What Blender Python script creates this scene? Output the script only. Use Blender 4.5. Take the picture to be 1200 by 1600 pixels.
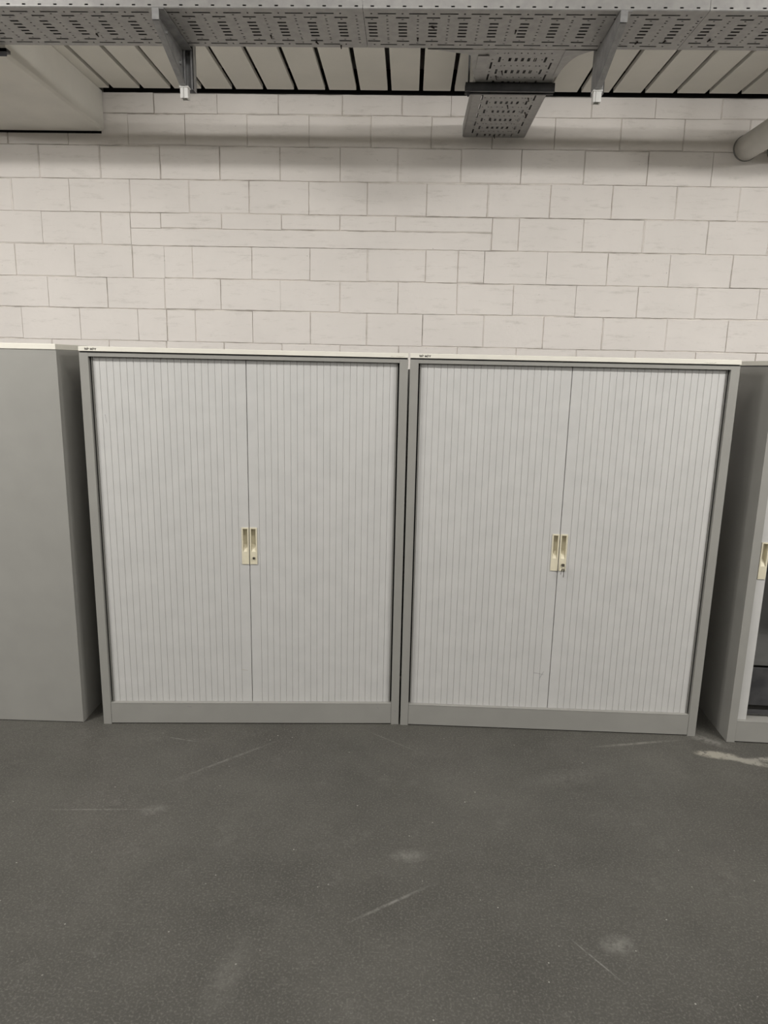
import bpy, math, random
from mathutils import Vector, Matrix
random.seed(7)
for o in list(bpy.data.objects): bpy.data.objects.remove(o)
S = bpy.context.scene
COL = S.collection

# ---------------------------------------------------------------- camera
F = Vector((-0.02960882, 0.97804313, -0.2062885))
R_ = Vector((0.99918747, 0.03460639, 0.0206593))
U = Vector((-0.02734459, 0.20550919, 0.97827309))
cd = bpy.data.cameras.new('camera'); cam = bpy.data.objects.new('camera', cd); COL.objects.link(cam)
cd.sensor_fit = 'HORIZONTAL'; cd.sensor_width = 36.0; cd.lens = 36.0 * 1088.288 / 1200.0
cd.clip_start = 0.05; cd.clip_end = 60
m = Matrix((R_, U, -F)).transposed().to_4x4(); m.translation = Vector((0, 0, 1.4512)); cam.matrix_world = m
S.camera = cam

# ---------------------------------------------------------------- world, lights, exposure
S.view_settings.view_transform = 'Standard'; S.view_settings.look = 'None'
S.view_settings.exposure = 0.0; S.view_settings.gamma = 1.0; S.view_settings.use_curve_mapping = False
w = bpy.data.worlds.new('world'); S.world = w; w.use_nodes = True
w.node_tree.nodes['Background'].inputs[0].default_value = (0.9, 0.95, 1.0, 1)
w.node_tree.nodes['Background'].inputs[1].default_value = 0.02
LK = 1.10
def strip(name, x, y, z, sx, sy, power, tilt=0.0, spread=180, col=(1.0, 0.97, 0.925)):
    l = bpy.data.lights.new(name, 'AREA'); l.shape = 'RECTANGLE'; l.size = sx; l.size_y = sy
    l.energy = power; l.color = col; l.spread = math.radians(spread)
    o = bpy.data.objects.new(name, l); o.location = (x, y, z); o.rotation_euler = (tilt, 0, 0); COL.objects.link(o)
    return o
# luminaires of the hall behind and above the camera: (x, y, power)
for lx, ly, lz, pw in ((-2.2, 1.3, 2.79, 38), (2.2, 1.3, 2.79, 37), (0, 1.3, 2.79, 14), (-4.3, -.6, 2.745, 76), (4.3, -.6, 2.745, 74),
                       (0, -1.6, 2.745, 16), (-2.2, -3.6, 2.745, 20), (2.2, -3.6, 2.745, 20)):
    strip('ceiling_light', lx, ly, lz, 0.9, 0.14, pw*LK*1.15, math.radians(12))
    strip('ceiling_light', lx, ly-.1, lz-.02, 0.9, 0.08, pw*LK*.12, math.radians(85))

# ---------------------------------------------------------------- materials
def nt(name):
    m = bpy.data.materials.new(name); m.use_nodes = True
    n = m.node_tree; return m, n, n.nodes['Principled BSDF']
def lk(n, a, b): n.links.new(a, b)
def rgb(c): return (c[0], c[1], c[2], 1)
def srgb(r, g, b):
    f = lambda v: (v/255/12.92) if v/255 <= 0.04045 else ((v/255+0.055)/1.055)**2.4
    return (f(r), f(g), f(b))
def noise_mat(name, c1, c2, scale=6, rough=0.5, metal=0.0, bump=0.0, bscale=60, detail=6, stretch=None, spec=0.5, fac=(0.35, 0.65)):
    m, n, b = nt(name)
    tc = n.nodes.new('ShaderNodeTexCoord'); src = tc.outputs['Object']
    if stretch:
        mp = n.nodes.new('ShaderNodeMapping'); mp.inputs['Scale'].default_value = stretch; lk(n, src, mp.inputs[0]); src = mp.outputs[0]
    ns = n.nodes.new('ShaderNodeTexNoise'); ns.inputs['Scale'].default_value = scale; ns.inputs['Detail'].default_value = detail
    lk(n, src, ns.inputs['Vector'])
    mr = n.nodes.new('ShaderNodeMapRange'); mr.inputs[1].default_value = fac[0]; mr.inputs[2].default_value = fac[1]; lk(n, ns.outputs[0], mr.inputs[0])
    mx = n.nodes.new('ShaderNodeMix'); mx.data_type = 'RGBA'; mx.inputs[6].default_value = rgb(c1); mx.inputs[7].default_value = rgb(c2)
    lk(n, mr.outputs[0], mx.inputs[0]); lk(n, mx.outputs[2], b.inputs['Base Color'])
    b.inputs['Roughness'].default_value = rough; b.inputs['Metallic'].default_value = metal; b.inputs['Specular IOR Level'].default_value = spec
    if bump:
        n2 = n.nodes.new('ShaderNodeTexNoise'); n2.inputs['Scale'].default_value = bscale; n2.inputs['Detail'].default_value = 4; lk(n, src, n2.inputs['Vector'])
        bp = n.nodes.new('ShaderNodeBump'); bp.inputs['Strength'].default_value = bump; bp.inputs['Distance'].default_value = 0.004
        lk(n, n2.outputs[0], bp.inputs['Height']); lk(n, bp.outputs[0], b.inputs['Normal'])
    return m
def mul(c, k): return tuple(v*k for v in c)
BODY = (0.272, 0.268, 0.25)
M = {}
M['body'] = noise_mat('grey_enamel', mul(BODY, .97), mul(BODY, 1.03), 9, 0.5, bump=.05, bscale=500, spec=.35)
M['slat'] = noise_mat('pale_slat_plastic', (0.492, 0.489, 0.478), (0.522, 0.518, 0.506), 14, 0.42, bump=.04, bscale=300, spec=.35)
M['top'] = noise_mat('cream_board', (0.66, 0.64, 0.575), (0.71, 0.69, 0.62), 12, 0.5, spec=.3)
M['handle'] = noise_mat('ivory_plastic', (0.62, 0.575, 0.44), (0.68, 0.635, 0.49), 30, 0.4, spec=.4)
M['dark'] = noise_mat('dark_gap', (0.008, 0.008, 0.008), (0.012, 0.012, 0.012), 9, 0.9, spec=.1)
M['lock'] = noise_mat('lock_metal', (0.28, 0.27, 0.24), (0.4, 0.38, 0.34), 60, 0.3, metal=1)
M['ink'] = noise_mat('brown_ink', (0.012, 0.007, 0.005), (0.02, 0.012, 0.008), 60, 0.6)
M['faded'] = noise_mat('faded_mark', (0.42, 0.39, 0.33), (0.52, 0.49, 0.42), 200, 0.7)
M['scuff'] = noise_mat('scuff_mark', (0.16, 0.15, 0.17), (0.24, 0.23, 0.25), 200, 0.7)
M['galv'] = noise_mat('galvanised_steel', (0.32, 0.315, 0.31), (0.37, 0.365, 0.355), 30, 0.5, metal=.35, bump=.05, bscale=200, spec=.4)
M['galv_arm'] = noise_mat('bracket_steel', (0.26, 0.26, 0.265), (0.36, 0.36, 0.36), 25, 0.45, metal=.5, bump=.05, bscale=200, spec=.5)
M['inside'] = noise_mat('shaded_inside_enamel', (0.11, 0.11, 0.105), (0.13, 0.13, 0.125), 9, 0.6)  # cupboard grey darkened, the shade of the interior is put into the colour
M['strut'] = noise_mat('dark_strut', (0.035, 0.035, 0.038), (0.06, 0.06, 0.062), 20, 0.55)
M['cap'] = noise_mat('white_cap', (0.62, 0.62, 0.6), (0.7, 0.7, 0.68), 20, 0.4)
M['plank'] = noise_mat('ceiling_board', (0.77, 0.755, 0.705), (0.83, 0.81, 0.755), 3, 0.75, bump=.1, bscale=120, spec=.2)
M['beam'] = noise_mat('painted_beam', (0.68, 0.665, 0.62), (0.74, 0.72, 0.67), 5, 0.75, bump=.15, bscale=60, spec=.2)
M['pipe'] = noise_mat('painted_pipe', (0.55, 0.54, 0.50), (0.62, 0.60, 0.56), 8, 0.6, spec=.3)
M['room'] = noise_mat('plain_wall_paint', (0.25, 0.245, 0.23), (0.3, 0.295, 0.28), 3, 0.8)

# painted blockwork
def wall_mat():
    m, n, b = nt('painted_blockwork')
    tc = n.nodes.new('ShaderNodeTexCoord')
    def noise(s, d, vec=None, r=.6):
        x = n.nodes.new('ShaderNodeTexNoise'); x.inputs['Scale'].default_value = s; x.inputs['Detail'].default_value = d; x.inputs['Roughness'].default_value = r
        lk(n, vec or tc.outputs['Object'], x.inputs['Vector']); return x.outputs[0]
    def rng(s, a, c, lo=0, hi=1):
        x = n.nodes.new('ShaderNodeMapRange'); x.inputs[1].default_value = a; x.inputs[2].default_value = c; x.inputs[3].default_value = lo; x.inputs[4].default_value = hi
        lk(n, s, x.inputs[0]); return x.outputs[0]
    def mix(f, a, c):
        x = n.nodes.new('ShaderNodeMix'); x.data_type = 'RGBA'
        if isinstance(f, float): x.inputs[0].default_value = f
        else: lk(n, f, x.inputs[0])
        for i, v in ((6, a), (7, c)):
            if isinstance(v, tuple): x.inputs[i].default_value = rgb(v)
            else: lk(n, v, x.inputs[i])
        return x.outputs[2]
    base = mix(rng(noise(2.2, 5), .35, .65), (0.79, 0.753, 0.72), (0.84, 0.80, 0.765))
    mp = n.nodes.new('ShaderNodeMapping'); mp.inputs['Scale'].default_value = (1.2, 1, 7); lk(n, tc.outputs['Object'], mp.inputs[0])
    sm = rng(noise(4, 9, mp.outputs[0], .8), .54, .70, 0, .55)
    base = mix(sm, base, (0.50, 0.475, 0.43))
    dots = rng(noise(48, 3), .715, .75, 0, .7)
    base = mix(dots, base, (0.28, 0.26, 0.23))
    lk(n, base, b.inputs['Base Color']); b.inputs['Roughness'].default_value = .72; b.inputs['Specular IOR Level'].default_value = .25
    bp = n.nodes.new('ShaderNodeBump'); bp.inputs['Strength'].default_value = .35; bp.inputs['Distance'].default_value = .006
    lk(n, noise(28, 8, None, .7), bp.inputs['Height']); lk(n, bp.outputs[0], b.inputs['Normal'])
    return m
M['wall'] = wall_mat()
M['joint'] = noise_mat('open_mortar_joint', (0.3, 0.28, 0.25), (0.72, 0.68, 0.64), 6, 0.85, detail=8, fac=(.4, .6))

def floor_mat():
    m, n, b = nt('sealed_concrete')
    tc = n.nodes.new('ShaderNodeTexCoord'); P = tc.outputs['Object']
    def noise(s, d, vec=None, r=.6):
        x = n.nodes.new('ShaderNodeTexNoise'); x.inputs['Scale'].default_value = s; x.inputs['Detail'].default_value = d; x.inputs['Roughness'].default_value = r
        lk(n, vec or P, x.inputs['Vector']); return x.outputs[0]
    def rng(s, a, c, lo=0, hi=1):
        x = n.nodes.new('ShaderNodeMapRange'); x.inputs[1].default_value = a; x.inputs[2].default_value = c; x.inputs[3].default_value = lo; x.inputs[4].default_value = hi
        lk(n, s, x.inputs[0]); return x.outputs[0]
    def math_(op, a, c):
        x = n.nodes.new('ShaderNodeMath'); x.operation = op
        for i, v in ((0, a), (1, c)):
            if isinstance(v, (int, float)): x.inputs[i].default_value = v
            else: lk(n, v, x.inputs[i])
        return x.outputs[0]
    def mix(f, a, c):
        x = n.nodes.new('ShaderNodeMix'); x.data_type = 'RGBA'; lk(n, f, x.inputs[0])
        for i, v in ((6, a), (7, c)):
            if isinstance(v, tuple): x.inputs[i].default_value = rgb(v)
            else: lk(n, v, x.inputs[i])
        return x.outputs[2]
    col = mix(rng(noise(1.3, 7, None, .65), .35, .68), (0.055, 0.053, 0.047), (0.090, 0.0865, 0.077))
    col = mix(rng(noise(170, 3), .5, .72, 0, .8), col, (0.15, 0.145, 0.13))
    col = mix(rng(noise(60, 4, None, .7), .5, .7, 0, .5), col, (0.055, 0.053, 0.048))
    col = mix(rng(noise(7, 9, None, .8), .56, .75, 0, .5), col, (0.15, 0.145, 0.132))
    vo = n.nodes.new('ShaderNodeTexVoronoi'); vo.inputs['Scale'].default_value = 26; lk(n, P, vo.inputs['Vector'])
    sp = math_('MULTIPLY', rng(vo.outputs['Distance'], .07, .05), rng(noise(9, 2), .52, .6))
    col = mix(math_('MULTIPLY', sp, .8), col, (0.36, 0.35, 0.32))
    # blobs and scratches: (x, y, angle, half length, half width, strength, colour)
    marks = [(-.635, 2.33, 42, .24, .008, .28, (.21, .205, .19)), (-.60, 2.30, 40, .22, .03, .22, (.06, .058, .052)),
             (-.005, 1.66, 34, .14, .006, .45, (.22, .215, .2)), (.58, 1.55, 10, .05, .035, .5, (.19, .185, .17)),
             (.51, 1.50, -52, .09, .003, .5, (.24, .235, .22)), (.04, 1.85, 5, .06, .03, .45, (.18, .175, .16)),
             (-.98, 2.01, 4, .22, .004, .3, (.22, .215, .2)), (-.80, 2.02, 20, .05, .03, .35, (.18, .175, .16)),
             (-.15, 2.42, -50, .22, .02, .25, (.065, .063, .056)), (-.85, 2.46, -12, .08, .004, .4, (.22, .215, .2)),
             (-.40, 1.40, 80, .12, .05, .25, (.16, .155, .14)), (1.0, 1.95, 15, .12, .05, .2, (.07, .068, .062)),
             (.62, 2.3, 20, .2, .06, .2, (.16, .155, .14)), (-.02, 2.5, -35, .18, .003, .35, (.2, .195, .18)),
             (1.235, 2.49, -8, .085, .03, 1.5, (.30, .285, .24)), (1.33, 2.455, -22, .10, .022, 1.3, (.27, .26, .225)),
             (1.42, 2.47, 5, .12, .02, 1.0, (.25, .24, .21)), (1.24, 2.60, -35, .10, .03, .8, (.17, .165, .15)), (.95, 2.555, 12, .2, .01, .6, (.18, .175, .155))]
    brk = noise(38, 6, None, .75)
    for (x, y, a, L, W, s, c) in marks:
        mp = n.nodes.new('ShaderNodeMapping'); mp.vector_type = 'TEXTURE'
        mp.inputs['Location'].default_value = (x, y, 0); mp.inputs['Rotation'].default_value = (0, 0, math.radians(a)); mp.inputs['Scale'].default_value = (L, W, 1)
        lk(n, P, mp.inputs[0]); ln = n.nodes.new('ShaderNodeVectorMath'); ln.operation = 'LENGTH'
        sx = n.nodes.new('ShaderNodeVectorMath'); sx.operation = 'MULTIPLY'; sx.inputs[1].default_value = (1, 1, 0)
        lk(n, mp.outputs[0], sx.inputs[0]); lk(n, sx.outputs[0], ln.inputs[0])
        f = rng(ln.outputs['Value'], 1.1, .2)
        f = math_('MULTIPLY', f, rng(brk, .36, .56)); f = math_('MULTIPLY', f, s*1.5); f = math_('MINIMUM', f, .9)
        col = mix(f, col, c)
    lk(n, col, b.inputs['Base Color'])
    lk(n, rng(noise(5, 6), .3, .7, .46, .62), b.inputs['Roughness']); b.inputs['Specular IOR Level'].default_value = .35
    bp = n.nodes.new('ShaderNodeBump'); bp.inputs['Strength'].default_value = .05; bp.inputs['Distance'].default_value = .002
    lk(n, noise(90, 5), bp.inputs['Height']); lk(n, bp.outputs[0], b.inputs['Normal'])
    return m
M['floor'] = floor_mat()

# ---------------------------------------------------------------- mesh helpers
class MB:
    def __init__(s): s.v = []; s.f = []
    def poly(s, pts):
        i = len(s.v); s.v += [tuple(p) for p in pts]; s.f.append(tuple(range(i, i+len(pts))))
    def box(s, x0, x1, y0, y1, z0, z1):
        i = len(s.v)
        s.v += [(x0, y0, z0), (x1, y0, z0), (x1, y1, z0), (x0, y1, z0), (x0, y0, z1), (x1, y0, z1), (x1, y1, z1), (x0, y1, z1)]
        s.f += [tuple(i+k for k in q) for q in ((0, 3, 2, 1), (4, 5, 6, 7), (0, 1, 5, 4), (1, 2, 6, 5), (2, 3, 7, 6), (3, 0, 4, 7))]
        return s
    def prism(s, pts2, a0, a1, axis='z'):
        n = len(pts2); i = len(s.v)
        def P(p, a):
            return {'z': (p[0], p[1], a), 'y': (p[0], a, p[1]), 'x': (a, p[0], p[1])}[axis]
        s.v += [P(p, a0) for p in pts2] + [P(p, a1) for p in pts2]
        s.f += [tuple(i+k for k in reversed(range(n))), tuple(i+n+k for k in range(n))]
        for k in range(n): s.f.append((i+k, i+(k+1) % n, i+n+(k+1) % n, i+n+k))
        return s
    def cyl(s, p0, p1, r, n=24, r1=None):
        p0 = Vector(p0); p1 = Vector(p1); d = (p1-p0).normalized(); r1 = r if r1 is None else r1
        a = d.orthogonal().normalized(); b = d.cross(a); i = len(s.v)
        for p, q in ((p0, r), (p1, r1)):
            for k in range(n):
                t = 2*math.pi*k/n; s.v.append(tuple(p+a*q*math.cos(t)+b*q*math.sin(t)))
        s.f += [tuple(i+k for k in range(n)), tuple(i+n+k for k in reversed(range(n)))]
        for k in range(n): s.f.append((i+k, i+n+k, i+n+(k+1) % n, i+(k+1) % n))
        return s
    def tube(s, pts, r, n=24):
        # smooth swept tube
        pts = [Vector(p) for p in pts]; i = len(s.v); a = None
        for j, p in enumerate(pts):
            d = (pts[min(j+1, len(pts)-1)]-pts[max(j-1, 0)]).normalized()
            if a is None: a = d.orthogonal().normalized()
            a = (a-d*a.dot(d)).normalized(); b = d.cross(a)
            for k in range(n):
                t = 2*math.pi*k/n; s.v.append(tuple(p+a*r*math.cos(t)+b*r*math.sin(t)))
        for j in range(len(pts)-1):
            for k in range(n):
                s.f.append((i+j*n+k, i+(j+1)*n+k, i+(j+1)*n+(k+1) % n, i+j*n+(k+1) % n))
        s.f += [tuple(i+k for k in range(n)), tuple(i+(len(pts)-1)*n+k for k in reversed(range(n)))]
        return s
    def build(s, name, mat, parent=None, bevel=0, smooth=False, fix=True):
        import bmesh
        me = bpy.data.meshes.new(name); me.from_pydata(s.v, [], s.f)
        if fix:
            bm = bmesh.new(); bm.from_mesh(me); bmesh.ops.recalc_face_normals(bm, faces=bm.faces); bm.to_mesh(me); bm.free()
        me.materials.append(M[mat]); o = bpy.data.objects.new(name, me); COL.objects.link(o)
        if smooth:
            for p in me.polygons: p.use_smooth = len(p.vertices) == 4
        if bevel:
            b = o.modifiers.new('bevel', 'BEVEL'); b.width = bevel; b.segments = 2; b.limit_method = 'ANGLE'; b.angle_limit = math.radians(40); b.harden_normals = False
        if parent: o.parent = parent
        return o
def thing(name, label, cat, loc=(0, 0, 0), rz=0, group=None):
    o = bpy.data.objects.new(name, None); COL.objects.link(o); o.location = loc; o.rotation_euler = (0, 0, rz); o.empty_display_size = .1
    o['label'] = label; o['category'] = cat
    if group: o['group'] = group
    return o
def struct(o): o['kind'] = 'structure'; return o

# ---------------------------------------------------------------- room shell
X0, X1, Y0, YW, ZC = -6.0, 6.0, -6.5, 4.0, 2.834
struct(MB().box(X0, X1, Y0, YW+.2, -.1, 0).build('floor', 'floor'))
struct(MB().box(X0-.2, X0, Y0, YW+.2, 0, 3.2).build('wall_left', 'room'))
struct(MB().box(X1, X1+.2, Y0, YW+.2, 0, 3.2).build('wall_right', 'room'))
struct(MB().box(X0-.2, X1+.2, Y0-.2, Y0, 0, 3.2).build('wall_front', 'room'))

# back wall of painted blocks, joint positions taken from the photograph
ZB = [2.7303, 2.5745, 2.406, 2.2375, 2.068, 1.8975, 1.7310, 1.558]
J = {0: [-1.385, -1.047, -0.721, -0.384, -0.07, 0.185, 0.56, 0.912, 1.24, 1.582],
     1: [-1.529, -1.222, -0.89, -0.559, -0.231, 0.089, 0.407, 0.73, 1.071, 1.4, 1.731],
     2: [-2.024, -1.688, -1.364, -1.041, -0.714, -0.395, -0.085, 0.247, 0.567, 0.895, 1.229, 1.563],
     3: [-2.187, -1.868, -1.533, -1.21, -0.886, -0.563, -0.246, 0.07, 0.397, 0.73, 1.057, 1.392, 1.719],
     4: [-2.034, -1.706, -1.542, -1.372, -1.04, -0.71, -0.393, -0.07, 0.25, 0.429, 0.573, 0.915, 1.237, 1.574],
     5: [-2.196, -1.864, -1.541, -1.362, -1.205, -0.878, -0.557, -0.241, 0.08, 0.254, 0.396, 0.735, 1.061, 1.392, 1.725],
     6: [-2.026, -1.691, -1.366, -1.053, -0.721, -0.39, -0.069, 0.255, 0.562, 0.903, 1.238, 1.551, 1.889],
     7: [-2.188, -1.856, -1.527, -1.363, -1.2, -0.878, -0.554, -0.239, 0.071, 0.407, 0.738, 1.063, 1.408, 1.74]}
wb = MB()
def block(x0, x1, z0, z1, g=.0014):
    # one painted block: slightly wavy, hand-softened edges
    d = random.uniform(-.0011, .0011); yb = YW+.0065
    c = [.0035*random.choice((.15, .4, .8, 1.2, 1.7))*random.uniform(.6, 1.2) for _ in range(4)]
    x0 += g*random.uniform(-.1, 1.1); x1 -= g*random.uniform(-.1, 1.1); z0 += g*random.uniform(0, 1.6); z1 -= g*random.uniform(0, 1.6)
    A = []; B = []
    nx = max(2, int((x1-x0)/.03)); nz = max(2, int((z1-z0)/.03))
    def jit(): return random.uniform(-.0009, .0009)
    for k in range(nx): x = x0+(x1-x0)*k/nx; q = jit(); A.append((x, yb, z0+q)); B.append((min(max(x, x0+c[3]), x1-c[1]), YW+d, z0+q+c[0]))
    for k in range(nz): zz = z0+(z1-z0)*k/nz; q = jit(); A.append((x1+q, yb, zz)); B.append((x1+q-c[1], YW+d, min(max(zz, z0+c[0]), z1-c[2])))
    for k in range(nx): x = x1-(x1-x0)*k/nx; q = jit(); A.append((x, yb, z1+q)); B.append((min(max(x, x0+c[3]), x1-c[1]), YW+d, z1+q-c[2]))
    for k in range(nz): zz = z1-(z1-z0)*k/nz; q = jit(); A.append((x0+q, yb, zz)); B.append((x0+q+c[3], YW+d, min(max(zz, z0+c[0]), z1-c[2])))
    wb.poly(B); n = len(A)
    for k in range(n): wb.poly([A[k], A[(k+1) % n], B[(k+1) % n], B[k]])
def course(z0, z1, js):
    js = list(js)
    while js[0] > X0+.33: js.insert(0, js[0]-.328)
    while js[-1] < X1-.33: js.append(js[-1]+.328)
    js = [X0]+js+[X1]
    for a, b in zip(js, js[1:]): block(a, b, z0, z1)
course(ZB[0], 2.8305, J[0])
for k in range(1, 8):
    if k != 4: course(ZB[k], ZB[k-1], J[k])
    else:
        left = [j for j in J[4] if j <= -1.5]; right = [j for j in J[4] if j >= .42]
        while left[0] > X0+.33: left.insert(0, left[0]-.328)
        while right[-1] < X1-.33: right.append(right[-1]+.328)
        L = [X0]+left; Rr = right+[X1]
        for a, b in zip(L, L[1:]): block(a, b, ZB[4], ZB[3])
        for a, b in zip(Rr, Rr[1:]): block(a, b, ZB[4], ZB[3])
        up = [-1.542, -1.372, -1.04, -0.71, -0.393, -0.09, 0.43]
        for a, b in zip(up, up[1:]): block(a, b, 2.158, ZB[3])
        block(-1.542, .429, ZB[4], 2.158)
z = ZB[7]; k = 0
while z > 0.01:
    z1 = max(z-.1685, 0)
    off = 0.164 if k % 2 else 0
    course(z1, z, [-2.026+off+i*.328 for i in range(12)]); z = z1; k += 1
wb.box(X0, X1, YW+.0064, YW+.2, 0, 3.2)
nb = len(wb.f)-6
wo = struct(wb.build('wall_back', 'wall', fix=False)); wo.data.materials.append(M['joint'])
for p in wo.data.polygons:
    if p.index >= nb: p.material_index = 1

# ceiling: boards running towards the wall, open dark gaps between them
G0, GP = -1.587, .1612
cb = MB(); edges = []
for i in range(-26, 48):
    x = G0+GP*i
    if X0 < x < X1: edges.append(x)
edges = [X0]+edges+[X1]
for a, b in zip(edges, edges[1:]):
    hw = .0105
    cb.box(a+hw, b-hw, Y0, YW-.048, ZC, ZC+.022)
ce = struct(cb.build('ceiling', 'plank', bevel=.002))
struct(MB().box(X0, X1, Y0, YW, 3.05, 3.2).build('ceiling_void', 'dark'))  # slab over the boards, its black colour paints the shade in the gaps
bm_ = MB()
bm_.prism([(-2.7, 2.637), (-1.662, 2.637), (-1.650, 2.649), (-1.650, ZC-.001), (-2.7, ZC-.001)], 3.06, YW-.014, 'y')
struct(bm_.build('trim_1', 'beam', bevel=.003))
struct(MB().box(-1.648, X1, YW-.002, YW+.004, 2.831, 2.95).box(X0, -1.672, YW-.002, YW+.004, 2.630, 2.95).build('wall_gap_shade', 'dark'))  # dark strips painting the shadow gap where ceiling and beam meet the wall

# ---------------------------------------------------------------- perforated cable trays
def holes(P):
    h = []   # (v, half height, centre u, half length)
    for s in (-1, 1):
        h.append((s*.117, .0038, [(0, .031), (P/2, .003)]))
        h.append((s*.103, .0025, [(0, .0036)]))
        h.append((s*.089, .0044, [(P/2, .023)]))
        h.append((s*.0765, .0025, [(0, .0036), (P/2, .0036)]))
        h.append((s*.0625, .0025, [(0, .0036)]))
        h.append((s*.049, .0053, [(P/2, .0155)]))
        h.append((s*.0365, .0025, [(0, .0036)]))
        h.append((s*.0245, .0053, [(P/2, .0155)]))
        h.append((s*.012, .0025, [(0, .0036)]))
    h.append((0, .0053, [(P/2, .0155)]))
    return sorted(h)
def perforated(mb, u0, u1, vc, hw, z, P, uref, along='x', t=.0015):
    def q(ua, ub, va, vb):
        if ub-ua < 1e-5 or vb-va < 1e-5: return
        pts = [(ua, va), (ub, va), (ub, vb), (ua, vb)]
        if along == 'y': pts = [(b, a) for a, b in pts]
        mb.poly([(a, b, z) for a, b in pts]); mb.poly([(a, b, z+t) for a, b in reversed(pts)])
    def wall(ua, ub, va, vb):
        pts = [(ua, va), (ub, va), (ub, vb), (ua, vb)]
        if along == 'y': pts = [(b, a) for a, b in pts]
        for k in range(4):
            a = pts[k]; b = pts[(k+1) % 4]
            mb.poly([(*a, z), (*b, z), (*b, z+t), (*a, z+t)])
    v = vc-hw
    for (vv, hh, hs) in holes(P):
        q(u0, u1, v, vc+vv-hh)
        spans = []
        for (uc, ul) in hs:
            k0 = math.floor((u0-uref-uc)/P)-1
            while uref+uc+k0*P-ul < u1:
                a, b = uref+uc+k0*P-ul, uref+uc+k0*P+ul
                if a > u0+.002 and b < u1-.002: spans.append((a, b))
                k0 += 1
        spans.sort(); u = u0
        for a, b in spans:
            q(u, a, vc+vv-hh, vc+vv+hh); wall(a, b, vc+vv-hh, vc+vv+hh); u = b
        q(u, u1, vc+vv-hh, vc+vv+hh)
        v = vc+vv+hh
    q(u0, u1, v, vc+hw)
    wall(u0, u1, vc-hw, vc+hw)
def flange(mb, u0, u1, v, z0, z1, along='x', P=.0545, t=.0015, slots=True, uref=0):
    # upright perforated side
    def q(ua, ub, za, zb):
        for d in (0, t):
            pts = [(ua, v+d, za), (ub, v+d, za), (ub, v+d, zb), (ua, v+d, zb)]
            if along == 'y': pts = [(b, a, c) for a, b, c in pts]
            mb.poly(pts)
    if not slots: q(u0, u1, z0, z1)
    else:
        rows = [(z0+.0012, z0+.0055), (z0+.034, z0+.0385)]; zc = z0
        for za, zb in rows:
            q(u0, u1, zc, za); u = u0; k = math.ceil((u0-uref)/P)
            while uref+k*P+.007 < u1:
                a = uref+k*P-.006; b = a+.012
                if a > u0: q(u, a, za, zb); u = b
                k += 1
            q(u, u1, za, zb); zc = zb
        q(u0, u1, zc, z1)
    pts = [(u0, v, z1), (u1, v, z1), (u1, v+t, z1), (u0, v+t, z1)]
    if along == 'y': pts = [(b, a, c) for a, b, c in pts]
    mb.poly(pts)
ZT = 2.630
tray = thing('cable_tray', 'long perforated galvanised cable tray running across under the ceiling', 'cable tray', (0, 2.804, ZT))
def local(mb, o):
    L = o.location; mb.v = [(a-L[0], b-L[1], c-L[2]) for a, b, c in mb.v]; return mb
P1 = .107
segs = [(-2.6, -.1895), (-.188, .972), (.9735, 2.6)]
mb = MB()
for a, b in segs: perforated(mb, a, b, 2.804, .1435, ZT, P1, -.4285)
local(mb, tray).build('bottom_plate', 'galv', tray, fix=False)
def front_flange(sgn):
    mb = MB(); y0 = 2.804+sgn*.149
    for a, b in segs:
        # rolled corner between plate and flange
        n = 5; r = .0055
        for k in range(n):
            t0 = math.pi/2*k/n; t1 = math.pi/2*(k+1)/n
            yc = 2.804+sgn*.1435; zc = ZT+r
            p = [(a, yc+sgn*r*math.sin(t0), zc-r*math.cos(t0)), (b, yc+sgn*r*math.sin(t0), zc-r*math.cos(t0)),
                 (b, yc+sgn*r*math.sin(t1), zc-r*math.cos(t1)), (a, yc+sgn*r*math.sin(t1), zc-r*math.cos(t1))]
            mb.poly(p)
        flange(mb, a, b, y0 if sgn < 0 else y0-.0015, ZT+r, ZT+.062, uref=-.4285)
        mb.box(a, b, min(y0, y0-sgn*.008), max(y0, y0-sgn*.008), ZT+.062, ZT+.0635)
    return local(mb, tray).build('side_flange', 'galv', tray, fix=False)
front_flange(-1); front_flange(1)
for (x, y, a) in ((-1.189, 2.847, 60), (-.54, 2.852, 80), (.001, 2.864, 90), (.048, 2.775, 0), (.807, 2.882, 160), (.903, 2.87, 150), (-.288, 2.93, 90), (1.06, 2.86, 170), (.35, 2.80, 100), (-.38, 2.90, 20)):
    t = MB(); d = Vector((math.cos(math.radians(a)), math.sin(math.radians(a)), -.6))*.011
    t.cyl((x, y, ZT-.001), (x+d.x, y+d.y, ZT-.001+d.z), .0035, 8, .0018)
    local(t, tray).build('cable_tie', 'ink', tray)['label'] = 'dark cable tie tail poking through a slot'
for x in (-.1887, .9727):
    local(MB().box(x-.03, x+.03, 2.6565, 2.6575, ZT+.014, ZT+.04), tray).build('splice_plate', 'galv', tray)
cbn = thing('filler_cables', 'dark cables added in the long tray to darken its slots', 'cables', (0, 2.804, ZT+.0017))  # unseen cables, added so the tray slots read dark
for i in range(13):
    y = -.128+i*.0213; MB().tube([(x, y+.002*math.sin(x*5+i), .0102) for x in [-2.55+.15*k for k in range(35)]], .0098, 10).build('cable', 'strut', cbn, smooth=True)
cb2 = thing('filler_cables', 'dark cables added in the short branch tray to darken its slots', 'cables', (.412, 3.5, ZT+.0019))  # added unseen filling for the branch tray slots as well
for i in range(13):
    x = -.128+i*.0213; MB().tube([(x+.002*math.sin(y*5+i), y, .0102) for y in [-.47+.1*k for k in range(10)]+[.485]], .0098, 10).build('cable', 'strut', cb2, smooth=True)

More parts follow.
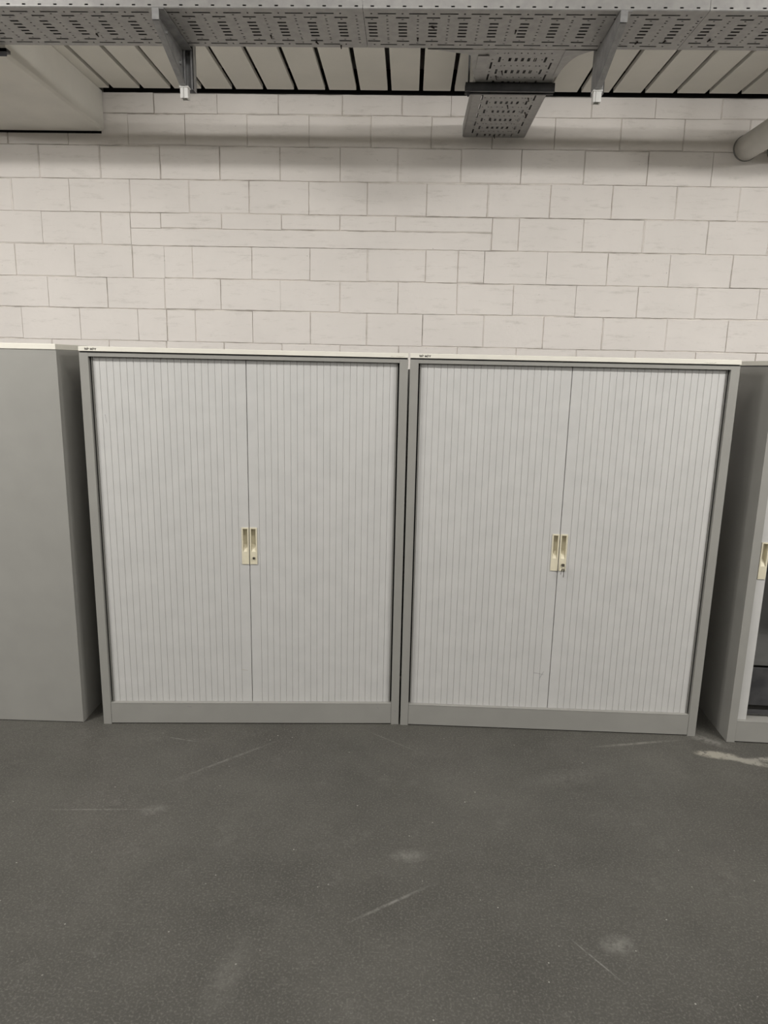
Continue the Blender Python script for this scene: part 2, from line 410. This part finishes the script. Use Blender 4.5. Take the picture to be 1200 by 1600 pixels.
br = thing('cable_tray', 'short perforated cable tray branching from the long tray to the block wall', 'cable tray', (.412, 3.5, ZT))
P2 = .1135; mb = MB()
perforated(mb, 2.956, 3.992, .412, .157, ZT+.0002, P2, 3.045-P2/2, 'y')
local(mb, br).build('bottom_plate', 'galv', br, fix=False)
for v, u0 in ((.412-.163, 3.25), (.412+.1615, 3.2)):
    mb = MB(); flange(mb, u0, 3.992, v, ZT+.0045, ZT+.062, 'y', uref=3.045)
    s = -1 if v < .4 else 1
    vi = .412+s*.157; vo = v if s < 0 else v+.0015
    mb.poly([(vi, u0, ZT+.0002), (vi, 3.992, ZT+.0002), (vo, 3.992, ZT+.005), (vo, u0, ZT+.005)])
    local(mb, br).build('side_flange', 'galv', br, fix=False)
def gusset(curve, inner):
    mb = MB(); z = ZT-.0008
    pts = curve+inner
    mb.prism(pts, z-.0012, z)
    local(mb, br).build('corner_gusset', 'galv', br)
    mb = MB()
    for (a, b) in zip(curve, curve[1:]):
        mb.poly([(*a, z-.0012), (*b, z-.0012), (*b, ZT+.062), (*a, ZT+.062)])
    s = local(mb, br).build('corner_flange', 'galv', br, fix=False)
def smooth_curve(pts, n=5):
    out = []
    P = [Vector((*p, 0)) for p in pts]; P = [P[0]]+P+[P[-1]]
    for i in range(1, len(P)-2):
        for k in range(n):
            t = k/n; a, b, c, d = P[i-1:i+3]
            q = .5*((2*b)+(c-a)*t+(2*a-5*b+4*c-d)*t*t+(3*b-a-3*c+d)*t**3); out.append((q.x, q.y))
    out.append((P[-1].x, P[-1].y)); return out
gusset(smooth_curve([(.672, 2.9545), (.645, 2.972), (.616, 3.003), (.596, 3.055), (.583, 3.13), (.577, 3.2)]), [(.56, 3.2), (.56, 2.9545)])
gusset(smooth_curve([(.04, 2.9545), (.093, 2.964), (.155, 2.984), (.206, 3.006), (.22, 3.087), (.232, 3.17), (.247, 3.25)]), [(.262, 3.25), (.262, 2.9545)])
mb = MB().box(.236, .278, 3.0, 3.125, ZT-.006, ZT-.0025)
local(mb, br).build('splice_plate', 'galv', br)
for (x, y) in ((.327, 3.20), (.36, 3.70), (.42, 3.53), (.345, 3.15), (.41, 3.96), (.50, 3.44), (.515, 3.62)):
    t = MB(); t.cyl((x, y, ZT-.001), (x+.006, y+.02, ZT-.008), .003, 8, .002)
    local(t, br).build('cable_tie', 'ink', br)['label'] = 'dark cable tie tail under the tray'

st = thing('support_channel', 'dark steel channel crossing under the short branch tray', 'support bar', (.396, 3.285, 2.61))
mb = MB().box(.208, .584, 3.265, 3.2675, 2.597, 2.629).box(.208, .584, 3.265, 3.305, 2.6265, 2.629).box(.208, .584, 3.3025, 3.305, 2.597, 2.629).box(.208, .584, 3.263, 3.276, 2.5945, 2.5975).box(.208, .584, 3.294, 3.305, 2.5945, 2.5975)
local(mb, st).build('channel', 'strut', st)
mb = MB().cyl((.222, 3.285, 2.58), (.222, 3.285, ZC-.0005), .004, 12)
local(mb, st).build('threaded_rod', 'strut', st)
mb = MB().cyl((.222, 3.285, 2.587), (.222, 3.285, 2.594), .009, 6)
local(mb, st).build('nut', 'strut', st)
mb = MB()
sr = thing('support_rail', 'dark steel rail end beside the painted beam, behind the long tray', 'rail', (-1.8, 3.0, 2.62))
local(MB().box(-2.3, -1.60, 2.972, 3.003, 2.617, 2.629).box(-2.3, -1.60, 2.972, 2.975, 2.60, 2.629), sr).build('rail', 'strut', sr)
local(MB().cyl((-2.2, 2.99, 2.61), (-2.2, 2.99, ZC-.0005), .005, 12), sr).build('threaded_rod', 'strut', sr)

# cantilever brackets hung from the ceiling
def bracket(x, label):
    t = thing('cantilever_bracket', label, 'bracket', (x, 2.98, 2.62), 0, 'steel brackets carrying the long tray')
    W = .040; ya, yb = -.333, -.012; top = ZT-2.62-.0035
    web = MB().prism([(ya, top-.036), (ya, top), (yb, top), (yb, top-.135), (yb-.05, top-.135)], 0, .0025, 'x')
    web.build('web_plate', 'galv_arm', t)
    fl = MB().box(.0025, W, ya, yb, top-.0025, top)
    fl.build('top_flange', 'galv_arm', t)
    dz = (-.135+.036)/((yb-.05)-ya)
    def bot(y): return top-.036+(y-ya)*dz
    lf = MB(); lf.poly([(0, ya, bot(ya)), (W*.55, ya, bot(ya)), (W*.55, yb-.05, bot(yb-.05)), (0, yb-.05, bot(yb-.05))])
    lf.poly([(0, ya, bot(ya)-.0025), (W*.55, ya, bot(ya)-.0025), (W*.55, yb-.05, bot(yb-.05)-.0025), (0, yb-.05, bot(yb-.05)-.0025)])
    lf.prism([(ya+.05, bot(ya+.05)), (ya+.05, bot(ya+.05)+.008), (yb-.05, bot(yb-.05)+.008), (yb-.05, bot(yb-.05))], W*.55-.002, W*.55, 'x')
    lf.box(0, W*.55, yb-.05, yb, top-.1375, top-.135)
    lf.build('bottom_flange', 'galv_arm', t)
    MB().box(0, W*.6, ya-.0025, ya-.0002, top-.036, top).build('end_plate', 'galv_arm', t)
    zt = ZC-2.62-.0005; zb = 2.487-2.62
    post = MB().box(.002, .0045, -.0115, .03, zb, zt).box(.0395, .042, -.0115, .03, zb, zt).box(.002, .042, .0275, .03, zb, zt).box(.002, .012, -.0115, -.009, zb, zt).box(.032, .042, -.0115, -.009, zb, zt)
    post.build('post', 'galv_arm', t)
    cap = MB().box(-.006, .03, -.045, -.0125, top-.143, top-.137).box(-.003, .027, -.042, -.0390, top-.180, top-.143).box(-.003, .003, -.039, -.0125, top-.180, top-.143).box(.021, .027, -.039, -.0125, top-.180, top-.143).box(-.003, .027, -.0165, -.0125, top-.18, top-.143).box(.006, .010, -.046, -.042, top-.180, top-.143)
    c = cap.build('end_cap', 'cap', t, bevel=.0012); c['label'] = 'white plastic end cap'
    MB().cyl((.0027, -.05, top-.06), (.010, -.05, top-.06), .008, 6).build('bolt', 'galv_arm', t)
    MB().cyl((.0027, -.2, top-.02), (.009, -.2, top-.02), .006, 6).build('bolt', 'galv_arm', t)
    return t
bracket(-.908, 'left of the two steel brackets under the long cable tray, open side showing')
bracket(.676, 'steel bracket under the long cable tray, right of the branch tray')

# pipes at the right
def pipe(name, x, z, r, label, y1=3.3):
    t = thing(name, label, 'pipe', (x, YW, z), 0)
    pts = [(0, -.004, 0), (0, -.3, 0), (0, y1-YW, 0)]
    for k in range(1, 9):
        a = math.pi/2*k/8; pts.append((0, y1-YW-.1*math.sin(a), .1-.1*math.cos(a)))
    pts.append((0, y1-YW-.1, ZC-z-.002))
    MB().tube(pts, r, 40).build('pipe_run', 'pipe', t, smooth=True)
    c = MB().cyl((0, -.001, 0), (0, -.010, 0), r+.003, 40).build('wall_collar', 'room', t); c['label'] = 'thin grey sealing collar'
    return t
pipe('painted_pipe', 1.722, 2.594, .062, 'thick white painted pipe leaving the block wall at upper right')
pipe('painted_pipe', 1.893, 2.585, .058, 'second pipe at the right frame edge, beyond the thick white one', 3.32)

# ---------------------------------------------------------------- cupboards
CW, CD, CH = 1.2, .43, 1.474
def slat_door(x0, x1, stile_right, z0, z1, root, yf=.016):
    """tambour: 21 narrow slats and a wide leading stile"""
    prof = []; ws = .0395; n = 21
    pitch = (x1-x0-ws)/n
    cells = [(x0+i*pitch, x0+(i+1)*pitch) for i in range(n)]+[(x1-ws, x1)] if stile_right else [(x0, x0+ws)]+[(x0+ws+i*pitch, x0+ws+(i+1)*pitch) for i in range(n)]
    for a, b in cells:
        prof += [(a+.00015, yf+.0019), (a+.0008, yf+.0004), (a+.002, yf), (b-.002, yf), (b-.0008, yf+.0004), (b-.00015, yf+.0019)]
    prof += [(x1, yf+.009), (x0, yf+.009)]
    mb = MB(); mb.prism(prof, z0, z1, 'z')
    return mb.build('tambour_door', 'slat', root)
def cut_pocket(door, xa, xb, zp, zt, yf, depth=.018):
    """cut a real pocket through the door and line it"""
    cut = MB().box(xa, xb, yf-.01, yf+.03, zp, zt)
    c = cut.build('cutter_tmp', 'handle'); c.parent = door.parent
    md = door.modifiers.new('pocket', 'BOOLEAN'); md.operation = 'DIFFERENCE'; md.object = c; md.solver = 'EXACT'
    bpy.context.view_layer.update()
    dg = bpy.context.evaluated_depsgraph_get(); me = bpy.data.meshes.new_from_object(door.evaluated_get(dg))
    door.modifiers.clear(); door.data = me
    me2 = c.data; bpy.data.objects.remove(c); bpy.data.meshes.remove(me2)
def full_handle(door, x0, x1, z0, z1, yf, lock=None):
    b = .0052; xa, xb = x0+b, x1-b; zt = z1-.005; zp = z0+.050
    cut_pocket(door, xa+.0001, xb-.0001, zp, zt, yf)
    yo = yf-.0032; yb = yf+.017; mb = MB()
    mb.box(x0, xa, yo, yf-.0003, z0, z1).box(xb, x1, yo, yf-.0003, z0, z1).box(xa, xb, yo, yf-.0003, zt, z1).box(xa, xb, yo+.0006, yf-.0003, z0, zp)
    mb.box(xa, xb, yo, yo+.0008, z0, z0+.005)
    # pocket lining
    xl, xr = xa+.0004, xb-.0004
    mb.poly([(xl, yb, zp), (xr, yb, zp), (xr, yb, zt), (xl, yb, zt)])
    mb.poly([(xl, yf-.0005, zp), (xl, yb, zp), (xl, yb, zt), (xl, yf-.0005, zt)])
    mb.poly([(xr, yf-.0005, zp), (xr, yb, zp), (xr, yb, zt), (xr, yf-.0005, zt)])
    mb.poly([(xl, yf-.0005, zt-.0002), (xr, yf-.0005, zt-.0002), (xr, yb, zt-.0002), (xl, yb, zt-.0002)])
    # ramp easing out of the pocket, narrower at its foot
    mb.poly([(xl, yo+.0006, zp), (xr, yo+.0006, zp), (xr-.002, yf+.004, zp+.013), (xl+.002, yf+.004, zp+.013)])
    mb.poly([(xl+.002, yf+.004, zp+.013), (xr-.002, yf+.004, zp+.013), (xr, yb, zp+.026), (xl, yb, zp+.026)])
    mb.poly([(xl, yo+.0006, zp), (xl+.002, yf+.004, zp+.013), (xl, yb, zp+.026)])
    mb.poly([(xr, yo+.0006, zp), (xr-.002, yf+.004, zp+.013), (xr, yb, zp+.026)])
    h = mb.build('recessed_handle', 'handle', door, fix=False); h['label'] = 'ivory plastic pull with a pocket'
    if lock:
        lx, lz = lock
        c = MB().cyl((lx, yo+.0006, lz), (lx, yo-.0035, lz), .0052, 20).build('lock', 'lock', door, bevel=.0006)
        c['label'] = 'small round metal lock'
        MB().box(lx-.0007, lx+.0007, yo-.0042, yo-.0034, lz-.003, lz+.003).build('keyhole', 'dark', door)
def text_mesh(body, x, z, width, y, parent, mat='ink', name='lettering'):
    cu = bpy.data.curves.new('txt', 'FONT'); cu.body = body; cu.size = 1; cu.extrude = 0; cu.offset = .03
    o = bpy.data.objects.new('txt', cu); COL.objects.link(o); bpy.context.view_layer.update()
    me = bpy.data.meshes.new_from_object(o.evaluated_get(bpy.context.evaluated_depsgraph_get()))
    bpy.data.objects.remove(o)
    xs = [v.co.x for v in me.vertices]; s = width/(max(xs)-min(xs)); x_ = min(xs)
    for v in me.vertices: v.co = Vector(((v.co.x-x_)*s, 0, v.co.y*s*1.15))
    me.materials.clear(); me.materials.append(M[mat]); me.name = name
    q = bpy.data.objects.new(name, me); q.parent = parent; q.location = (x, y, z); COL.objects.link(q)
    so = q.modifiers.new('thickness', 'SOLIDIFY'); so.thickness = .0003; so.offset = 0
    return q
def scribble(x0, x1, z, y, parent, mat, amp, seed):
    r = random.Random(seed); mb = MB(); x = x0
    while x < x1:
        L = r.uniform(.002, .006); a = r.uniform(-1, 1)*amp; hh = r.uniform(.0004, .0011)
        zc = z+r.uniform(-1, 1)*amp*.5
        mb.prism([(x, zc-hh), (x+L, zc+a-hh), (x+L, zc+a+hh), (x, zc+hh)], y-.0003, y, 'y'); x += L*r.uniform(.8, 1.6)
    return mb.build('faded_writing', mat, parent)
def carcass(t, W=CW, D=CD, H=CH):
    e = .0012
    MB().box(0, .0012, .001, D, 0, H).box(0, .0315, 0, .0015, 0, H).box(.030, .0315, .0015, .030, .09, H).build('side_panel', 'body', t)
    MB().box(W-.0012, W, .001, D, 0, H).box(W-.0315, W, 0, .0015, 0, H).box(W-.0315, W-.030, .0015, .030, .09, H).build('side_panel', 'body', t)
    MB().box(.0015, W-.0015, D-.0015, D, .01, H).build('back_panel', 'body', t)
    MB().box(.032, W-.032, .0012, .0030, .004, .090).box(.032, W-.032, .0005, .04, .0900, .0925).build('plinth', 'body', t, bevel=.0006)
    MB().box(.0318, W-.0318, .0004, .0018, 1.4605, H).box(.0318, W-.0318, .0018, .03, 1.4605, 1.462).build('top_rail', 'body', t)
    MB().box(.002, W-.002, .045, D-.002, .088, .0895).build('base_panel', 'body', t)
    MB().box(.002, W-.002, .003, D-.002, H, H+.0045).build('lid_gap_shade', 'strut', t)  # dark layer standing in for the shadow under the top board
    MB().box(0, W, -.006, D+.003, H+.0048, H+.0218).build('top_board', 'top', t, bevel=.0012)
def tambour(loc, rz, label, txtx, mark, lockx=.622, z_h=(.677, .8235)):
    t = thing('tambour_cupboard', label, 'cupboard', loc, rz, None)
    carcass(t)
    yf = .016; mid = .6
    MB().box(.0372, .0407, .013, .024, .0927, 1.460).build('guide_strip', 'body', t)
    MB().box(CW-.0407, CW-.0372, .013, .024, .0927, 1.460).build('guide_strip', 'body', t)
    MB().box(.0320, .0370, .022, .0235, .0927, 1.460).build('guide_gap_shade', 'dark', t)  # black strips stand in for the shade in the gap beside the guides
    MB().box(CW-.0370, CW-.0320, .022, .0235, .0927, 1.460).build('guide_gap_shade', 'dark', t)
    a = slat_door(.041, mid-.0009, True, .0928, 1.4598, t); b = slat_door(mid+.0009, CW-.041, False, .0928, 1.4598, t)
    MB().box(mid-.004, mid+.004, yf+.012, yf+.014, .0928, 1.46).build('door_seal', 'dark', t)
    full_handle(a, mid-.0295, mid-.0018, z_h[0], z_h[1], yf)
    full_handle(b, mid+.0018, mid+.0300, z_h[0], z_h[1], yf, (mid+.0170, z_h[0]+.025))
    text_mesh('tole acier', txtx, CH+.0098, .043, -.0063, t)
    scribble(mark[0], mark[1], CH+.0095, -.0061, t, 'faded', .0012, int(mark[0]*100))
    return t, a, b
c2, a2, b2 = tambour((-1.199, 2.5562, 0), .0686, 'closed pale tambour-door cupboard left of the middle gap, no keys hanging from its lock', .0225, (1.135, 1.188))
c3, a3, b3 = tambour((.0053, 2.6344, 0), -.0043, 'closed pale tambour-door cupboard right of the middle gap, with keys hanging from its lock', .033, (1.067, 1.108))
MB().box(-.036, .003, CD+.0045, CD+.006, .01, 1.436).box(0, .004, CD, CD+.006, .01, 1.436).build('gap_blocker', 'body', c3)  # added sheet that blocks the lit wall behind the middle gap
# scuffs the photo shows
def scuff(parent, x0, z0, x1, z1, y, w_=.0009, mat='scuff'):
    d = Vector((x1-x0, z1-z0)).normalized(); n_ = Vector((-d.y, d.x))*w_
    MB().prism([(x0-n_.x, z0-n_.y), (x1-n_.x*.3, z1-n_.y*.3), (x1+n_.x*.3, z1+n_.y*.3), (x0+n_.x, z0+n_.y)], y-.0003, y, 'y').build('scuff_mark', mat, parent)
scuff(a2, .56, .232, .585, .229, .0157, .0012, 'faded'); scuff(c2, .34, .078, .357, .074, .0009); scuff(c2, .62, .085, .628, .081, .0009); scuff(c2, .20, .088, .212, .085, .0009)
scuff(c2, 1.112, .075, 1.118, .066, .0009); scuff(c2, 1.184, .062, 1.188, .052, -.0002, .0014)
scuff(a3, .56, .222, .575, .252, .0157, .0005); scuff(a3, .535, .245, .575, .238, .0157, .0006)
scuff(a2, .075, 1.25, .079, 1.22, .0157, .0005)

# keys hanging in the right cupboard's lock
Mw = Matrix.Translation((.0053, 2.6344, 0)) @ Matrix.Rotation(-.0043, 4, 'Z')
kp = Mw @ Vector((.617, .0095, .702))
kt = thing('key_ring', 'small metal keys on a ring hanging from the right cupboard lock', 'keys', kp, -.0043)
MB().box(-.0009, .0009, -.0095, 0, -.0011, .0011).cyl((0, -.010, -.001), (0, -.0088, -.001), .001).prism([(-.0015, -.004), (.0015, -.004), (.005, .001), (.0045, .0065), (0, .0085), (-.0045, .0065), (-.005, .001)], -.012, -.0105, 'y').build('key', 'lock', kt)
pts = [(.006*math.cos(a), -.0125, -.006-.007*math.sin(a)) for a in [2*math.pi*k/16 for k in range(17)]]
MB().tube(pts, .0006, 8).build('ring', 'lock', kt)
MB().prism([(.001, -.013), (.0055, -.013), (.0065, -.021), (.0042, -.024), (.0038, -.046), (.0022, -.046), (.002, -.024), (0, -.021)], -.0135, -.0122, 'y').build('key', 'lock', kt)
MB().prism([(-.005, -.0125), (-.0015, -.013), (-.002, -.020), (-.0045, -.0235), (-.0075, -.036), (-.0088, -.0355), (-.006, -.0225), (-.0065, -.019)], -.0118, -.0108, 'y').build('key', 'lock', kt)

# plain cupboard at the left, its smooth panel towards the camera
t1 = thing('plain_cupboard', 'plain grey steel cupboard with a cream top, left of the tambour cupboards', 'cupboard', (-2.485, 2.546, 0), .012)
H1 = 1.4815
MB().box(0, 1.2, 0, .0015, .003, H1).build('flat_panel', 'body', t1)
MB().box(0, .0015, .0016, .43, 0, H1).build('side_panel', 'body', t1)
MB().box(1.1985, 1.2, .0016, .43, 0, H1).build('side_panel', 'body', t1)
MB().box(.002, 1.198, .4285, .43, .003, H1).build('back_panel', 'body', t1)
MB().box(.002, 1.198, .002, .428, .09, .0915).build('base_panel', 'body', t1)
MB().box(-.0, 1.2, -.003, .433, H1+.0006, H1+.0206).build('top_board', 'top', t1, bevel=.0012)

# open cupboard at the right edge
t4 = thing('tambour_cupboard', 'open grey tambour cupboard at the right edge, its dark inside showing', 'cupboard', (1.316, 2.594, 0), -.034)
carcass(t4)
MB().box(.0355, .0715, .016, .030, .0928, 1.4598).build('tambour_door', 'slat', t4)
d4 = [c for c in t4.children if c.name.startswith('tambour_door')][0]
full_handle(d4, .0405, .0690, .679, .8235, .016)
slat_door(.6009, CW-.041, False, .0928, 1.4598, t4)
for zz in (.315, .80, 1.12):
    MB().box(.04, 1.16, .09, .42, zz-.02, zz).build('shelf', 'inside', t4)
MB().box(.045, 1.155, .062, .075, .135, .293).build('shade_panel', 'strut', t4)['label'] = 'dark panel added under the shelf to deepen the shade'  # made-up dark front, stands in for the shade below the shelf
MB().box(.002, 1.198, .40, .402, .096, 1.45).build('back_shade_sheet', 'inside', t4)  # dark sheets that carry the painted interior shade
MB().box(.0335, .0345, .032, .40, .096, 1.45).build('side_shade_sheet', 'inside', t4)
MB().box(.032, 1.168, .052, .056, .100, .119).build('bottom_rail', 'strut', t4)
